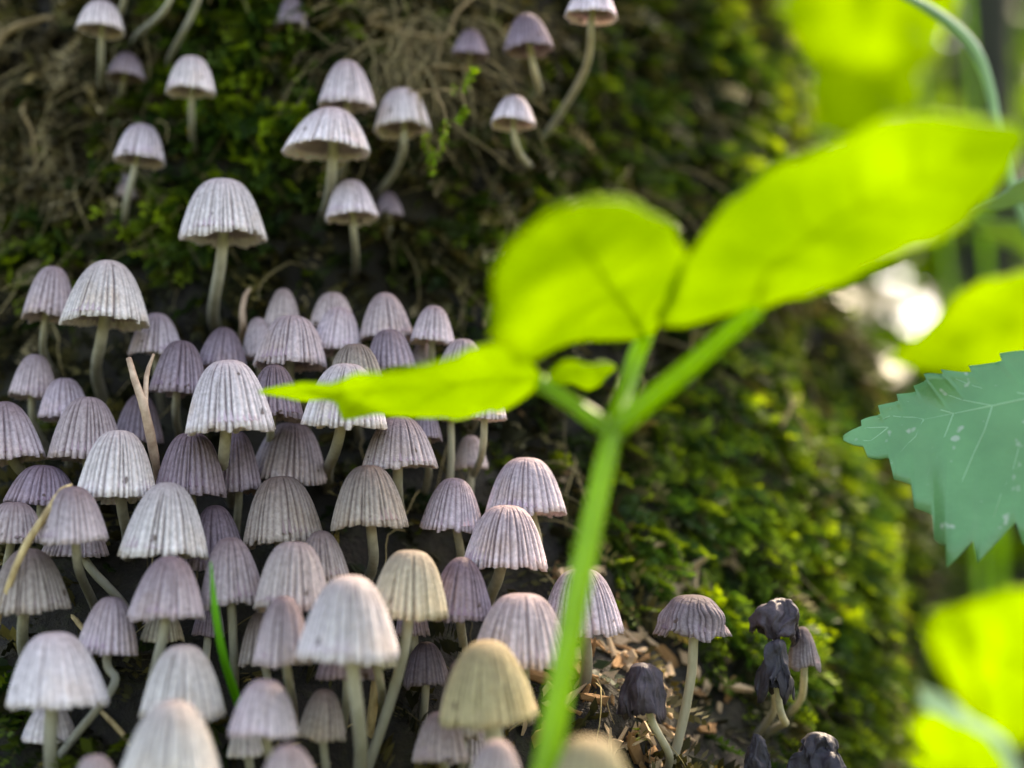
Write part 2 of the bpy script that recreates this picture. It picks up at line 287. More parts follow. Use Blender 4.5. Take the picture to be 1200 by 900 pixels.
# centre x, apex y, rim y, width (photo pixels), tone, options, label. options: d depth, f nearer than the rule, b base pixel, l lean, s skew, n toward-camera lean, w wilt, v via
MUSH = [
 (118, 3, 45, 57, 'L', dict(d=.233, b=(121, 118)), 'pale ink cap high on trunk beside tan root tangle'),
 (147, 63, 98, 46, 'D', dict(d=.241, b=(143, 125)), 'small dim purple ink cap tucked behind a paler one'),
 (150, -42, -6, 44, 'M', dict(d=.236, b=(147, 40)), 'ink cap with short thin stem above the dim purple one'),
 (208, -60, -14, 56, 'M', dict(d=.233, b=(155, 66)), 'ink cap on slanting stem rising from near the dim purple cap'),
 (240, -62, -18, 56, 'M', dict(d=.234, b=(199, 90)), 'ink cap on slanting brownish stem behind cap with orange tipped base'),
 (224, 68, 117, 59, 'L', dict(d=.231, b=(228, 184)), 'lilac ink cap whose stem base carries a tiny orange scale'),
 (163, 146, 196, 58, 'L', dict(d=.230, b=(154, 283)), 'pale ink cap on long thin stem among hanging dead moss'),
 (147, 205, 235, 26, 'P', dict(d=.241, b=(150, 262)), 'tiny pinkish ink cap behind a long thin mushroom stem'),
 (261, 211, 290, 101, 'W', dict(d=.216, b=(255, 396), l=-1), 'large whitish ink cap standing alone on tall stem above the cluster'),
 (406, 73, 134, 67, 'L', dict(d=.230, b=(398, 222)), 'lilac ink cap stacked right above a lopsided one'),
 (388, 128, 188, 93, 'L', dict(d=.222, b=(377, 265), l=2, s=-.28), 'lopsided pale ink cap with one flank drawn out'),
 (412, 211, 262, 62, 'L', dict(d=.226, b=(416, 325)), 'small ink cap on pale stem below the lopsided cap'),
 (456, 225, 257, 34, 'D', dict(d=.240, b=(456, 285)), 'little dull lilac ink cap half hidden behind pale stemmed one'),
 (473, 105, 161, 68, 'L', dict(d=.234, b=(443, 226), v=(468, 190)), 'ink cap veiled by hanging dead moss, its stem bent'),
 (341, -2, 38, 38, 'D', dict(d=.243, b=(343, 70)), 'dark purple ink cap shaded beneath bright green moss'),
 (357, 113, 145, 28, 'D', dict(d=.243, b=(357, 165)), 'tiny dim ink cap deep in the moss by stacked pair'),
 (619, 18, 68, 60, 'D', dict(d=.232, b=(611, 130)), 'greyish ink cap with stem rising behind a smaller pale cap'),
 (601, 113, 153, 53, 'L', dict(d=.229, b=(606, 203)), 'small pale ink cap sharing its foot with a curved stem'),
 (693, -12, 30, 64, 'L', dict(d=.226, b=(614, 186), v=(683, 88)), 'pale ink cap on long stem curving out from the trunk'),
 (550, 36, 72, 42, 'D', dict(d=.244, b=(548, 95)), 'dim lilac ink cap behind tangled tan rootlets'),
 (57, 312, 378, 62, 'P', dict(d=.216, b=(70, 450)), 'pinkish pale ink cap next to a larger white ribbed one'),
 (124, 305, 386, 101, 'W', dict(d=.209, b=(123, 478)), 'large white ribbed ink cap on straight grey stem, gills showing'),
 (38, 415, 468, 54, 'P', dict(d=.214, b=(54, 530)), 'small pinkish buff ink cap below the pinkish pale one'),
 (76, 443, 493, 60, 'L', dict(d=.212), 'small lilac ink cap between buff one and tall white one'),
 (182, 367, 419, 63, 'L', dict(d=.217), 'smooth lilac ink cap above the forked dry twig'),
 (209, 399, 464, 69, 'D', dict(d=.208, b=(212, 520)), 'dusky grey purple ink cap beside the forked dry twig'),
 (259, 383, 436, 61, 'D', dict(d=.216), 'dusky ink cap at the foot of the tall lone mushroom'),
 (270, 422, 508, 102, 'W', dict(d=.196, b=(272, 592), n=4), 'large pale ink cap with brown blotch and deep ribs'),
 (101, 465, 541, 87, 'P', dict(), 'rosy grey ink cap right below the small lilac cap'),
 (8, 470, 543, 88, 'M', dict(b=(66, 592), l=-6), 'ribbed grey ink cap leaning out on slanting pale stem'),
 (137, 504, 586, 95, 'W', dict(b=(150, 655)), 'bright ribbed ink cap under the foot of the forked twig'),
 (222, 507, 581, 83, 'D', dict(), 'dusky purple ink cap between two bright ribbed caps'),
 (162, 462, 519, 60, 'D', dict(d=.213), 'dim greyish ink cap behind the forked dry twig'),
 (48, 545, 592, 84, 'D', dict(b=(60, 650)), 'dim purple ink cap behind a slanting pale stem'),
 (87, 570, 636, 80, 'M', dict(b=(112, 718), l=-3), 'grey ink cap touched by the tip of dry straw'),
 (192, 565, 652, 105, 'W', dict(d=.189, b=(215, 722), l=2), 'broad cream ink cap overhanging a dark topped one'),
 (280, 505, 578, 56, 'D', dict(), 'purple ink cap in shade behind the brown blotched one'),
 (303, 372, 422, 42, 'P', dict(d=.217), 'narrow pinkish ink cap beside a pink curled petiole'),
 (330, 338, 390, 47, 'P', dict(d=.222), 'small smooth pale ink cap at the top edge of cluster'),
 (341, 370, 435, 86, 'P', dict(d=.210), 'rosy brown ink cap with white fleck at top of cluster'),
 (389, 343, 388, 54, 'P', dict(d=.222), 'pinkish ink cap rising behind a finely ribbed grey one'),
 (394, 360, 416, 62, 'L', dict(d=.215), 'finely ribbed grey ink cap in the back row of cluster'),
 (453, 343, 401, 65, 'P', dict(d=.216), 'pale rosy ink cap, tallest of the back row beside grey one'),
 (506, 358, 405, 53, 'L', dict(d=.216), 'pale ink cap ending the back row of cluster'),
 (458, 386, 440, 63, 'D', dict(d=.209), 'grey lilac ink cap just above the edge on green leaf'),
 (417, 403, 455, 67, 'B', dict(d=.206), 'brownish ribbed ink cap behind the bright cap crossed by leaf'),
 (404, 426, 503, 100, 'W', dict(d=.196, b=(383, 575), n=5), 'bright white ribbed ink cap crossed by the green leaf'),
 (541, 397, 446, 62, 'P', dict(d=.213), 'buff ink cap peeking over the green leaf'),
 (494, 400, 438, 30, 'P', dict(d=.216), 'tiny pinkish ink cap squeezed between larger back row caps'),
 (322, 427, 496, 70, 'D', dict(d=.203), 'slate grey ink cap under the thin end of green leaf'),
 (338, 495, 566, 94, 'M', dict(), 'dark topped ribbed ink cap below the slate grey one'),
 (468, 487, 550, 88, 'M', dict(d=.199), 'ribbed ink cap directly beneath the green leaf'),
 (500, 478, 518, 40, 'D', dict(d=.209), 'dim lilac ink cap peeping out beneath the green leaf'),
 (566, 452, 493, 56, 'L', dict(d=.207, b=(545, 575)), 'pale ink cap mostly hidden by leaf, long slender stem'),
 (527, 452, 494, 52, 'D', dict(d=.211, b=(510, 620)), 'lilac ink cap hidden by leaf, on thick slanting stem'),
 (552, 510, 550, 40, 'P', dict(d=.217, b=(548, 600)), 'tiny buff ink cap beside two long slender stems'),
 (332, 558, 638, 94, 'B', dict(), 'brown grey deeply ribbed ink cap below a dark topped one'),
 (433, 545, 618, 90, 'B', dict(b=(427, 692)), 'olive brown ribbed ink cap on its own dark grey stem'),
 (529, 560, 622, 74, 'L', dict(d=.203, b=(533, 680)), 'smooth lilac ink cap on green stem near cluster edge'),
 (616, 536, 604, 95, 'L', dict(d=.202), 'pale violet ink cap at cluster edge above its twin'),
 (592, 592, 665, 104, 'L', dict(d=.193, b=(570, 715), l=2), 'broad violet white ink cap overlapping the pale violet one'),
 (14, 588, 636, 74, 'M', dict(), 'grey ink cap behind the dry straw near a slanting stem'),
 (34, 643, 716, 98, 'B', dict(), 'broad brownish ink cap crossed by the dry straw'),
 (126, 700, 768, 73, 'L', dict(d=.184, b=(66, 902), v=(132, 806)), 'violet conical ink cap on strongly bent stem'),
 (64, 742, 830, 112, 'W', dict(d=.174, b=(62, 930), s=.12), 'whitish blurred ink cap above a small white one'),
 (58, 824, 870, 62, 'W', dict(d=.183, b=(70, 920)), 'small white ink cap below a wide whitish cap'),
 (196, 652, 727, 88, 'M', dict(d=.180, b=(172, 838)), 'dark topped ink cap beneath the broad cream one'),
 (272, 630, 708, 76, 'M', dict(d=.184, b=(275, 808)), 'rosy grey ink cap behind the green grass blade'),
 (255, 592, 665, 72, 'D', dict(d=.193), 'dark violet ink cap wedged behind the broad cream one'),
 (214, 757, 843, 98, 'W', dict(d=.173, b=(190, 905)), 'cream ink cap with greyish side beneath dark topped one'),
 (199, 822, 918, 116, 'W', dict(d=.160, b=(205, 985)), 'large blurred whitish ink cap rising in front of cream one'),
 (190, 716, 752, 50, 'O', dict(d=.189), 'small buff ink cap showing under a dark topped one'),
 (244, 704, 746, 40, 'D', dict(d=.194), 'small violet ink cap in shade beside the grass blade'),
 (112, 886, 940, 62, 'P', dict(d=.163, b=(112, 985)), 'low rounded ink cap below the bent stem'),
 (88, 605, 650, 76, 'M', dict(d=.200, b=(150, 718)), 'dim ink cap hidden under the grey straw tipped one'),
 (343, 635, 715, 92, 'P', dict(d=.184), 'rosy white ink cap behind a large front cap'),
 (378, 622, 678, 66, 'B', dict(d=.191), 'brown ribbed ink cap behind the rosy white one'),
 (409, 675, 776, 119, 'W', dict(d=.170, b=(416, 950)), 'largest cream ink cap on long straight pale stem'),
 (478, 645, 726, 95, 'O', dict(d=.183, b=(425, 915), v=(464, 800)), 'yellowish grey ribbed ink cap on long curving stem'),
 (538, 653, 726, 78, 'D', dict(d=.191, b=(538, 790)), 'dark violet wrinkled ink cap next to a yellowish one'),
 (331, 699, 779, 70, 'M', dict(d=.177, b=(345, 850)), 'mauve grey ink cap beside the largest cream cap'),
 (308, 797, 864, 82, 'L', dict(d=.169, b=(322, 940)), 'pale pink ink cap overlapping a small white one'),
 (288, 846, 888, 44, 'W', dict(d=.178, b=(295, 930)), 'small white ink cap under the pale pink one'),
 (377, 808, 867, 60, 'B', dict(d=.180, b=(385, 930)), 'brownish ink cap beside the long straight pale stem'),
 (340, 874, 945, 82, 'P', dict(d=.158, b=(340, 1000)), 'blurred pinkish ink cap low in front of the cluster'),
 (404, 744, 797, 68, 'D', dict(d=.183), 'bluish violet ink cap under the largest cream cap'),
 (440, 728, 781, 52, 'O', dict(d=.180), 'buff ink cap almost hidden by the largest cream cap'),
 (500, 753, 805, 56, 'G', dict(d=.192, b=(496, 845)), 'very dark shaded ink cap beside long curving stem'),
 (574, 751, 848, 121, 'Y', dict(d=.170, b=(584, 960)), 'large yellow buff ink cap on stout green tinged stem'),
 (516, 835, 895, 66, 'M', dict(d=.177, b=(520, 930)), 'grey brown ink cap in front of a tan one'),
 (536, 775, 868, 52, 'B', dict(d=.182, b=(540, 920)), 'tan ink cap behind the large yellow buff one'),
 (548, 838, 892, 50, 'M', dict(d=.186, b=(550, 930)), 'grey ink cap slipping behind stem of yellow buff one'),
 (611, 696, 785, 120, 'L', dict(d=.183), 'broad violet grained ink cap above the yellow buff one'),
 (683, 667, 744, 98, 'L', dict(d=.196), 'pale ink cap standing behind the green plant stem'),
 (688, 866, 960, 118, 'Y', dict(d=.140, b=(690, 1060)), 'very blurred yellowish ink cap beside green plant stem'),
 (484, 700, 745, 40, 'D', dict(d=.192), 'small violet ink cap beneath the yellowish ribbed one'),
 (306, 716, 781, 56, 'B', dict(d=.187), 'dark brown ink cap behind the mauve grey one'),
 (580, 868, 930, 70, 'P', dict(d=.160, b=(582, 985)), 'low buff ink cap beneath the large yellow buff one'),
 (813, 697, 744, 84, 'G', dict(d=.200, b=(782, 892), w=.5, s=-.1, v=(808, 805)), 'grey wilting ink cap with torn margin on bent stem'),
 (754, 778, 840, 56, 'V', dict(d=.194, b=(782, 910), w=.8, mat='rot'), 'blackened shrivelled ink cap beside brown wood litter'),
 (908, 700, 746, 58, 'V', dict(d=.203, b=(885, 868), w=1.1, mat='rot', l=14), 'curled dark ink cap, topmost of decaying trio'),
 (908, 750, 812, 40, 'K', dict(d=.199, b=(893, 868), w=1.0, mat='rot'), 'black collapsed ink cap in front of decaying trio'),
 (942, 735, 783, 40, 'G', dict(d=.206, b=(905, 850), w=.4, v=(937, 822)), 'grey brown ink cap with bent stem in decaying trio'),
 (887, 862, 912, 30, 'K', dict(d=.194, b=(886, 930), w=1.0, mat='rot'), 'narrow black rotten ink cap below decaying trio'),
 (962, 860, 915, 66, 'K', dict(d=.194, b=(962, 940), w=1.2, mat='rot'), 'wide black rotten ink cap lump on the moss'),
]
PU = np.linspace(0, 1, 17)
def profile(u, bell):
    """radius and height (both 0..1) along the cap from apex (u=0) to margin (u=1)"""
    r2 = u ** .92; p = 3.3 - 1.0 * bell
    z = 1 - r2 ** p
    return r2, z
def r_at(h):
    rr, zz = profile(PU, .4); return np.interp(h, zz[::-1], rr[::-1])
S = []
for i, (cx, top, rim, w, tone, o, label) in enumerate(MUSH):
    if 'd' in o: d = o['d']
    else:
        d = np.interp(rim, [380, 440, 500, 560, 620, 680, 740], [.216, .210, .205, .199, .194, .189, .184])
    S.append(dict(cx=cx, top=top, rim=rim, w=w, tone=tone, o=o, label=label, d=d, i=i))
def solve(s):
    e = abs(650 - s['rim']) / FPX
    m = s['d'] / FPX
    s['W'] = s['w'] * m
    rc = s['rim'] - .5 * s['w'] * math.sin(e) * .8
    s['H'] = max((rc - s['top']) * m / math.cos(e), .3 * s['W'])
    s['c'] = P(s['cx'], rc, s['d'])
for it in range(40):                       # keep caps from growing through each other: push the lower one out, the upper one in
    for s in S: solve(s)
    moved = 0
    for a in range(len(S)):
        A = S[a]
        for b in range(a + 1, len(S)):
            B = S[b]
            if abs(A['c'].x - B['c'].x) > .016 or abs(A['c'].z - B['c'].z) > .016: continue
            lo, hi = max(A['c'].z, B['c'].z), min(A['c'].z + A['H'], B['c'].z + B['H'])
            if hi <= lo: continue
            need = max(A['W'] / 2 * r_at((z - A['c'].z) / A['H']) + B['W'] / 2 * r_at((z - B['c'].z) / B['H']) for z in np.linspace(lo, hi, 4)) * .98
            dx, dy = A['c'].x - B['c'].x, A['c'].y - B['c'].y
            if math.hypot(dx, dy) < need:
                gap = math.sqrt(max(need * need - dx * dx, 0)) - abs(dy)
                sg = 1 if A['d'] < B['d'] - 1e-5 or (abs(A['d'] - B['d']) < 1e-5 and A['rim'] > B['rim']) else -1
                st = min(gap * .5, .0006)
                A['d'] -= sg * st; B['d'] += sg * st; moved += 1
    if not moved: break
for s in S: solve(s)
UP = Vector((0, 0, 1))
G_CL, G_OUT, G_ROT = 'ink caps packed in the dense cluster', 'ink caps scattered higher on the trunk', 'decaying ink caps beside the wood litter'
def build_mushroom(s):
    o = s['o']; W, H, c = s['W'], s['H'], s['c']; wilt = o.get('w', 0)
    rs = np.random.default_rng(100 + s['i'])
    # base of the stem on the trunk
    if 'b' in o: bp, bn, bd = hit(*o['b'])
    else: bp, bn, bd = hit(s['cx'] + rs.uniform(-6, 12), s['rim'] + 62)
    if bp is None: bp, bn = c + Vector((0, .012, -.03)), Vector((0, -1, 0))
    if bp.y < c.y + .001 and 'b' not in o:
        pass
    root = empty('ink_cap_mushroom', bp)
    tag(root, s['label'], 'mushroom', G_ROT if s['cx'] > 740 else (G_OUT if s['rim'] < 291 else G_CL))
    lean = math.radians(o.get('l', rs.uniform(-4, 4))); near = math.radians(o.get('n', rs.uniform(-3, 4)))
    ax = (UP + RGT * math.tan(lean) - Vector((0, 1, 0)) * math.tan(near)).normalized()
    xx = RGT - ax * RGT.dot(ax); xx.normalize(); yy = ax.cross(xx)
    R = Matrix((xx, yy, ax)).transposed().to_4x4()
    loc = c - bp
    # cap
    npl = int(np.clip(round(W * 1000 * 3.4), 26, 46)); seg = 6 if s['w'] > 55 else 5; nA = npl * seg; nR = 22
    bell = rs.uniform(.1, .9)
    u = np.linspace(0.02, 1, nR); r, z = profile(u, bell)
    sp_ = rs.uniform(.6, 1.45, npl); bd_ = np.concatenate([[0], np.cumsum(sp_)]) / sp_.sum() * 2 * np.pi
    phi = np.interp(np.arange(nA) / seg, np.arange(npl + 1), bd_)
    shape = np.array([1, .5, .08, 0, .08, .5] if seg == 6 else [1, .4, 0, 0, .4])
    ga = rs.uniform(.45, 1.2, npl); g0 = np.where(np.arange(npl) % 2 == 0, rs.uniform(.05, .25, npl), rs.uniform(.15, .6, npl))
    kk = np.arange(nA) // seg; kn = (kk + (np.arange(nA) % seg > seg / 2)) % npl
    grow = np.clip((u[:, None] - g0[kn][None, :]) / .35, 0, 1)
    gro2 = np.tile(shape, npl)[None, :] * ga[kn][None, :] * grow
    gro = np.tile(shape, npl) * ga[kn]
    amp = .085 * rs.uniform(.8, 1.2) * np.clip(u * 2.2, 0, 1) ** .7
    U, PH = np.meshgrid(u, phi, indexing='ij')
    PH = PH + .012 * np.sin(U * rs.uniform(5, 9) + (kn * 2.4)[None, :])
    lob = 1 + .03 * np.sin(2 * PH + rs.uniform(0, 6)) * U + .02 * np.sin(3 * PH + rs.uniform(0, 6)) * U + .012 * np.sin(7 * PH + 4 * U + rs.uniform(0, 6)) * U
    rr = r[:, None] * lob * (1 - amp[:, None] * gro2 * (1 - .6 * min(wilt, 1)))
    rim_z = rs.normal(0, .018, npl); rim_z = np.repeat(rim_z, seg) + .022 * np.sin(2 * phi + rs.uniform(0, 6)) + .016 * np.sin(3 * phi + rs.uniform(0, 6)) + .012 * gro
    zz = z[:, None] + (U ** 8) * rim_z[None, :]
    X = rr * np.cos(PH) * W / 2; Y = rr * np.sin(PH) * W / 2; Z = zz * H
    if 's' in o:                                     # one flank drawn out
        X += o['s'] * W * .5 * U ** 2 * np.clip(np.sign(o['s']) * np.cos(PH), 0, 1); Z -= abs(o['s']) * .25 * H * U ** 2 * np.clip(np.sign(o['s']) * np.cos(PH), 0, 1)
    if wilt:
        off = s['i'] * 3.7
        for i in range(nR):
            for j in range(nA):
                v = Vector((X[i, j] / W * 3.2 + off, Y[i, j] / W * 3.2, Z[i, j] / H * 2.2))
                k = wilt * .24 * u[i]; n3 = noise.noise_vector(v) + (.35 if wilt > .6 else 0) * noise.noise_vector(v * 3.1)
                X[i, j] += n3.x * k * W; Y[i, j] += n3.y * k * W; Z[i, j] += n3.z * k * H * .9
        tear = np.clip(np.sin(phi * 4 + off) + .6 * np.sin(phi * 9 + off), -1, 1)
        Z += (U ** 3) * tear[None, :] * .13 * wilt * H
    V = np.stack([X, Y, Z], -1).reshape(-1, 3)
    th = .035 * W                                    # flesh thickness: inner shell
    Ri = np.stack([X[::-1] * (1 - .07), Y[::-1] * (1 - .07), Z[::-1] - th * (1 - u[::-1, None] ** 6)], -1).reshape(-1, 3)
    Vall = np.vstack([V, Ri, [[0, 0, H]], [[0, 0, H - th]]])
    F = grid_faces(2 * nR, nA, True); n0 = 2 * nR * nA
    faces = np.vstack([F, [[(j + 1) % nA, j, n0, n0] for j in range(nA)]])
    faces = [tuple(f) if f[2] != f[3] else (f[0], f[1], f[2]) for f in faces.tolist()]
    faces += [((2 * nR - 1) * nA + j, (2 * nR - 1) * nA + (j + 1) % nA, n0 + 1) for j in range(nA)]
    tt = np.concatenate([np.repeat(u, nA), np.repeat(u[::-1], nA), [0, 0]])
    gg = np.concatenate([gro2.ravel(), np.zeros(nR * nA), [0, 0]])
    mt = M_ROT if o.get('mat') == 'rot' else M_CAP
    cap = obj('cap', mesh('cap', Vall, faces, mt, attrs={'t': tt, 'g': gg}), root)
    cap.matrix_local = Matrix.Translation(loc) @ R @ Matrix.Rotation(rs.uniform(0, 6.28) if not ('s' in o or wilt) else 0, 4, 'Z')
    t = TONE['X' if s['tone'] == 'L' and s['rim'] < 291 else s['tone']]; k = rs.uniform(.92, 1.06)  # upper caps take a lighter tone, painting in the stronger light up there
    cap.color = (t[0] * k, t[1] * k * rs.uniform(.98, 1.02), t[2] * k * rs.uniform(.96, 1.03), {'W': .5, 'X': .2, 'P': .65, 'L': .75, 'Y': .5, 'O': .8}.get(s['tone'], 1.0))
    # gills: radial plates under the cap
    ng = npl * 2; pg = np.arange(ng) / ng * 2 * np.pi; q = np.linspace(.16, .93, 6)
    zin = np.interp(q, r, z)
    low = .10 + .20 * (1 - q) ** 1.5
    GV = []
    for k_, qq in enumerate(q):
        hz = np.where(np.arange(ng) % 2 == 0, min(low[k_], zin[k_] * .8), zin[k_] * .72)
        GV.append(np.stack([qq * .5 * W * np.cos(pg), qq * .5 * W * np.sin(pg), hz * H], -1))
    gl = obj('gills', mesh('gills', np.vstack(GV), grid_faces(6, ng, True), M_ROT if mt is M_ROT else M_GILL, smooth=False), cap)
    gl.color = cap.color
    if wilt > .6: gl.scale = (.7, .7, .8)
    # stem
    top = c + ax * H * .8
    L = (top - bp).length
    b0 = bp - bn * .003
    if 'v' in o:
        vd = (s['d'] * 1.2 + (bp - CP).dot(FWD) * .8) / 2
        path = catmull([b0, bp + bn * .001, P(o['v'][0], o['v'][1], vd), c - ax * .15 * H, top], 26)
    else:
        p1 = bp + bn * min(.35 * L, .012) + UP * .1 * L; p2 = top - ax * .55 * L
        p2 += Vector(rs.uniform(-1, 1, 3) * .03 * L)
        q = np.linspace(0, 1, 24)[:, None]
        path = (1 - q) ** 3 * np.array(b0) + 3 * (1 - q) ** 2 * q * np.array(p1) + 3 * (1 - q) * q * q * np.array(p2) + q ** 3 * np.array(top)
    rad_ = float(np.clip(W * .070, .00055, .0010)) * (1.35 if s['tone'] == 'Y' and s['w'] > 100 else 1)
    sv, sf = tube(path - np.array(bp), [rad_ * 1.15, rad_ * 1.0, rad_, rad_ * .92], 10, .03)
    ts = np.concatenate([np.repeat(np.linspace(0, 1, len(path)), 10), [0, 1]])
    obj('stem', mesh('stem', sv, sf, M_STEM, attrs={'t': ts}), root)
for s in S: build_mushroom(s)

# ------------------------------------------------------------------ moss and dead moss on the trunk
def moss_layer(name, n, zone, size, colors, label, mat, leaflets=9, hang=.5, width=.42, seedz=0, thick=1.0):
    r2 = np.random.default_rng(50 + seedz)
    V, F, Cc = [], [], []
    made = 0; tries = 0; base = 0
    while made < n and tries < n * 12:
        tries += 1
        th = r2.uniform(-1.1, 1.5); z = r2.uniform(.055, .27)
        px_, py_ = 0, 0
        p = trunk_p(th, z)
        w = zone(p, r2)
        if r2.uniform() > w: continue
        made += 1
        nor = Vector((math.sin(th), -math.cos(th), .25)).normalized()
        d = nor * r2.uniform(.45, 1.0) + Vector((r2.normal(0, .55), r2.normal(0, .35), -hang * r2.uniform(.2, 1.6) + .25))
        d.normalize()
        L = size * r2.uniform(.45, 1.35); side = d.cross(Vector((r2.normal(), r2.normal(), r2.normal()))).normalized(); nn = d.cross(side)
        droop = Vector((0, 0, -1)) * L * hang * r2.uniform(.2, .8)
        k = leaflets
        f = colors(p, r2)
        s_ = np.linspace(.05, 1, k)
        pv = np.array(p - nor * .001); dv = np.array(d); sv_ = np.array(side); nv_ = np.array(nn); dr = np.array(droop)
        ax = pv + np.outer(s_ * L, dv) + np.outer(s_ ** 2, dr)
        lw = L * width * (1 - .65 * s_) + L * .05
        for sg in (-1, 1):
            tip = ax + (sg * sv_ * lw[:, None]) + dv * (lw * .75)[:, None] + nv_ * (r2.normal(0, .25, k) * lw)[:, None]
            mid = (ax + tip) / 2; hw = (dv - sg * sv_ * .6) * (lw * .24 * thick)[:, None] + nv_ * (r2.normal(0, .12, k) * lw)[:, None]
            q = np.stack([ax, mid + hw, tip, mid - hw], 1).reshape(-1, 3)
            V.append(q); F.append(base + np.arange(4 * k).reshape(-1, 4)); base += 4 * k
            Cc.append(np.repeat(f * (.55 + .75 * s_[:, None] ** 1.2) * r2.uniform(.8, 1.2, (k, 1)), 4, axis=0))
    V = np.vstack(V); F = np.vstack(F); Cc = np.clip(np.vstack(Cc), 0, 1)
    o = obj(name, mesh(name, V, F, mat, smooth=False, cols=Cc))
    return tag(o, label, 'moss', kind='stuff')
def px_of(p): return to_px(p)[:2]
def bump2(x, y, cx, cy, rx, ry): return math.exp(-((x - cx) / rx) ** 2 - ((y - cy) / ry) ** 2)
def cluster(p):                                     # the part of the trunk the mushrooms crowd on: bare damp wood
    x, y = px_of(p)
    return max(bump2(x, y, 260, 640, 330, 260), bump2(x, y, 560, 720, 140, 130))
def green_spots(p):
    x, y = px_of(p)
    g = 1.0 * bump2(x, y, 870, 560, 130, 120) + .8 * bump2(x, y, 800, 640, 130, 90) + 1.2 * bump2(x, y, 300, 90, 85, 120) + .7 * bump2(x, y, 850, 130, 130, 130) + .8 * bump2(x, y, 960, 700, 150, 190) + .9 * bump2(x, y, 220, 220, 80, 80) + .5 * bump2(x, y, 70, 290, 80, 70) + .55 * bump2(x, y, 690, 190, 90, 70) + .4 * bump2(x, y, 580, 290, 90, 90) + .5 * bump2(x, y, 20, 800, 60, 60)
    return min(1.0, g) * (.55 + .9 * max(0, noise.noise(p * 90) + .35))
def litter_zone(p):
    x, y = px_of(p); return min(1, 1.3 * bump2(x, y, 745, 790, 120, 130))
def patch(p, k, off):
    v = (noise.noise(p * k + Vector((off, off * 2, 0))) + .18) / .3
    return min(1, max(0, v))
def z_green(p, r):
    v = (green_spots(p) * 1.1 + .06) * (.12 + .88 * patch(p, 140, 3))
    return v * (1 - .9 * cluster(p)) * (1 - .85 * litter_zone(p))
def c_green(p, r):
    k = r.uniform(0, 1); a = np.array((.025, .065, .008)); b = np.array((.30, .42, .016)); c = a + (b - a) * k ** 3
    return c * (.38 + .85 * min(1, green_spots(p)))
def z_olive(p, r):
    return (.1 + .9 * patch(p, 120, 11)) * (1 - .8 * cluster(p)) * (1 - .6 * litter_zone(p)) * (1 - .5 * min(1, green_spots(p)))
def c_olive(p, r):
    k = r.uniform(0, 1); a = np.array((.022, .024, .007)); b = np.array((.17, .14, .035)); return a + (b - a) * k ** 3
def z_dead(p, r):
    x, y = px_of(p)
    return (.1 + .9 * patch(p, 110, 23)) * min(1, 1.1 * bump2(x, y, 40, 120, 110, 170) + .9 * bump2(x, y, 480, 60, 110, 90) + .25 * bump2(x, y, 700, 200, 160, 160)) * (1 - cluster(p))
def c_dead(p, r):
    k = r.uniform(0, 1); a = np.array((.04, .032, .014)); b = np.array((.56, .45, .24)); return a + (b - a) * k ** 3
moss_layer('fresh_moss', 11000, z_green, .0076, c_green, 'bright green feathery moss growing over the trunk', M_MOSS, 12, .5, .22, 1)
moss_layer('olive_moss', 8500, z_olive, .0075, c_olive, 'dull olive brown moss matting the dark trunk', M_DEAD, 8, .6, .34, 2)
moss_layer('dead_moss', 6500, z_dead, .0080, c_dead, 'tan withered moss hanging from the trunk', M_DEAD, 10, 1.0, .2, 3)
# hanging withered strands, too many to count
SV, SF, nb = [], [], 0
r3 = np.random.default_rng(77); made = 0
while made < 1100:
    th, z = r3.uniform(-1.0, 1.3), r3.uniform(.09, .215); p = trunk_p(th, z); far_ = made < 170
    if far_:                                          # the thick veil above the bent stemmed cap
        p = hit(r3.normal(490, 38), r3.normal(55, 38))[0]; th = math.atan2(p.x - CX, CY - p.y)
    elif r3.uniform() > min(1, z_dead(p, r3) + .05): continue
    made += 1
    nor = Vector((math.sin(th), -math.cos(th), .1)); q = p + nor * .001; L = r3.uniform(.013, .026) if far_ else r3.uniform(.005, .020)
    pts = [p - nor * .001]; dirv = nor * .7 + Vector((r3.normal(0, .5), 0, r3.normal(-.2, .5)))
    for k in range(5):
        q = q + dirv.normalized() * L / 5; dirv = dirv + Vector((r3.normal(0, .45), r3.normal(0, .2), -.45)); pts.append(q.copy())
    v, f = tube(catmull(pts, 9), [.00013, .0001, .00005], 4)
    SV.append(v); SF += [tuple(i + nb for i in ff) for ff in f]; nb += len(v)
SVa = np.vstack(SV); sc_ = np.array((.30, .24, .11)) * r3.uniform(.3, 1.6, (len(SV), 1)); sc_ = np.repeat(sc_, [len(v) for v in SV], axis=0)
tag(obj('moss_strands', mesh('moss_strands', SVa, SF, M_DEAD, cols=np.clip(sc_, 0, 1))), 'fine tan withered strands trailing over the trunk', 'moss strands', kind='stuff')

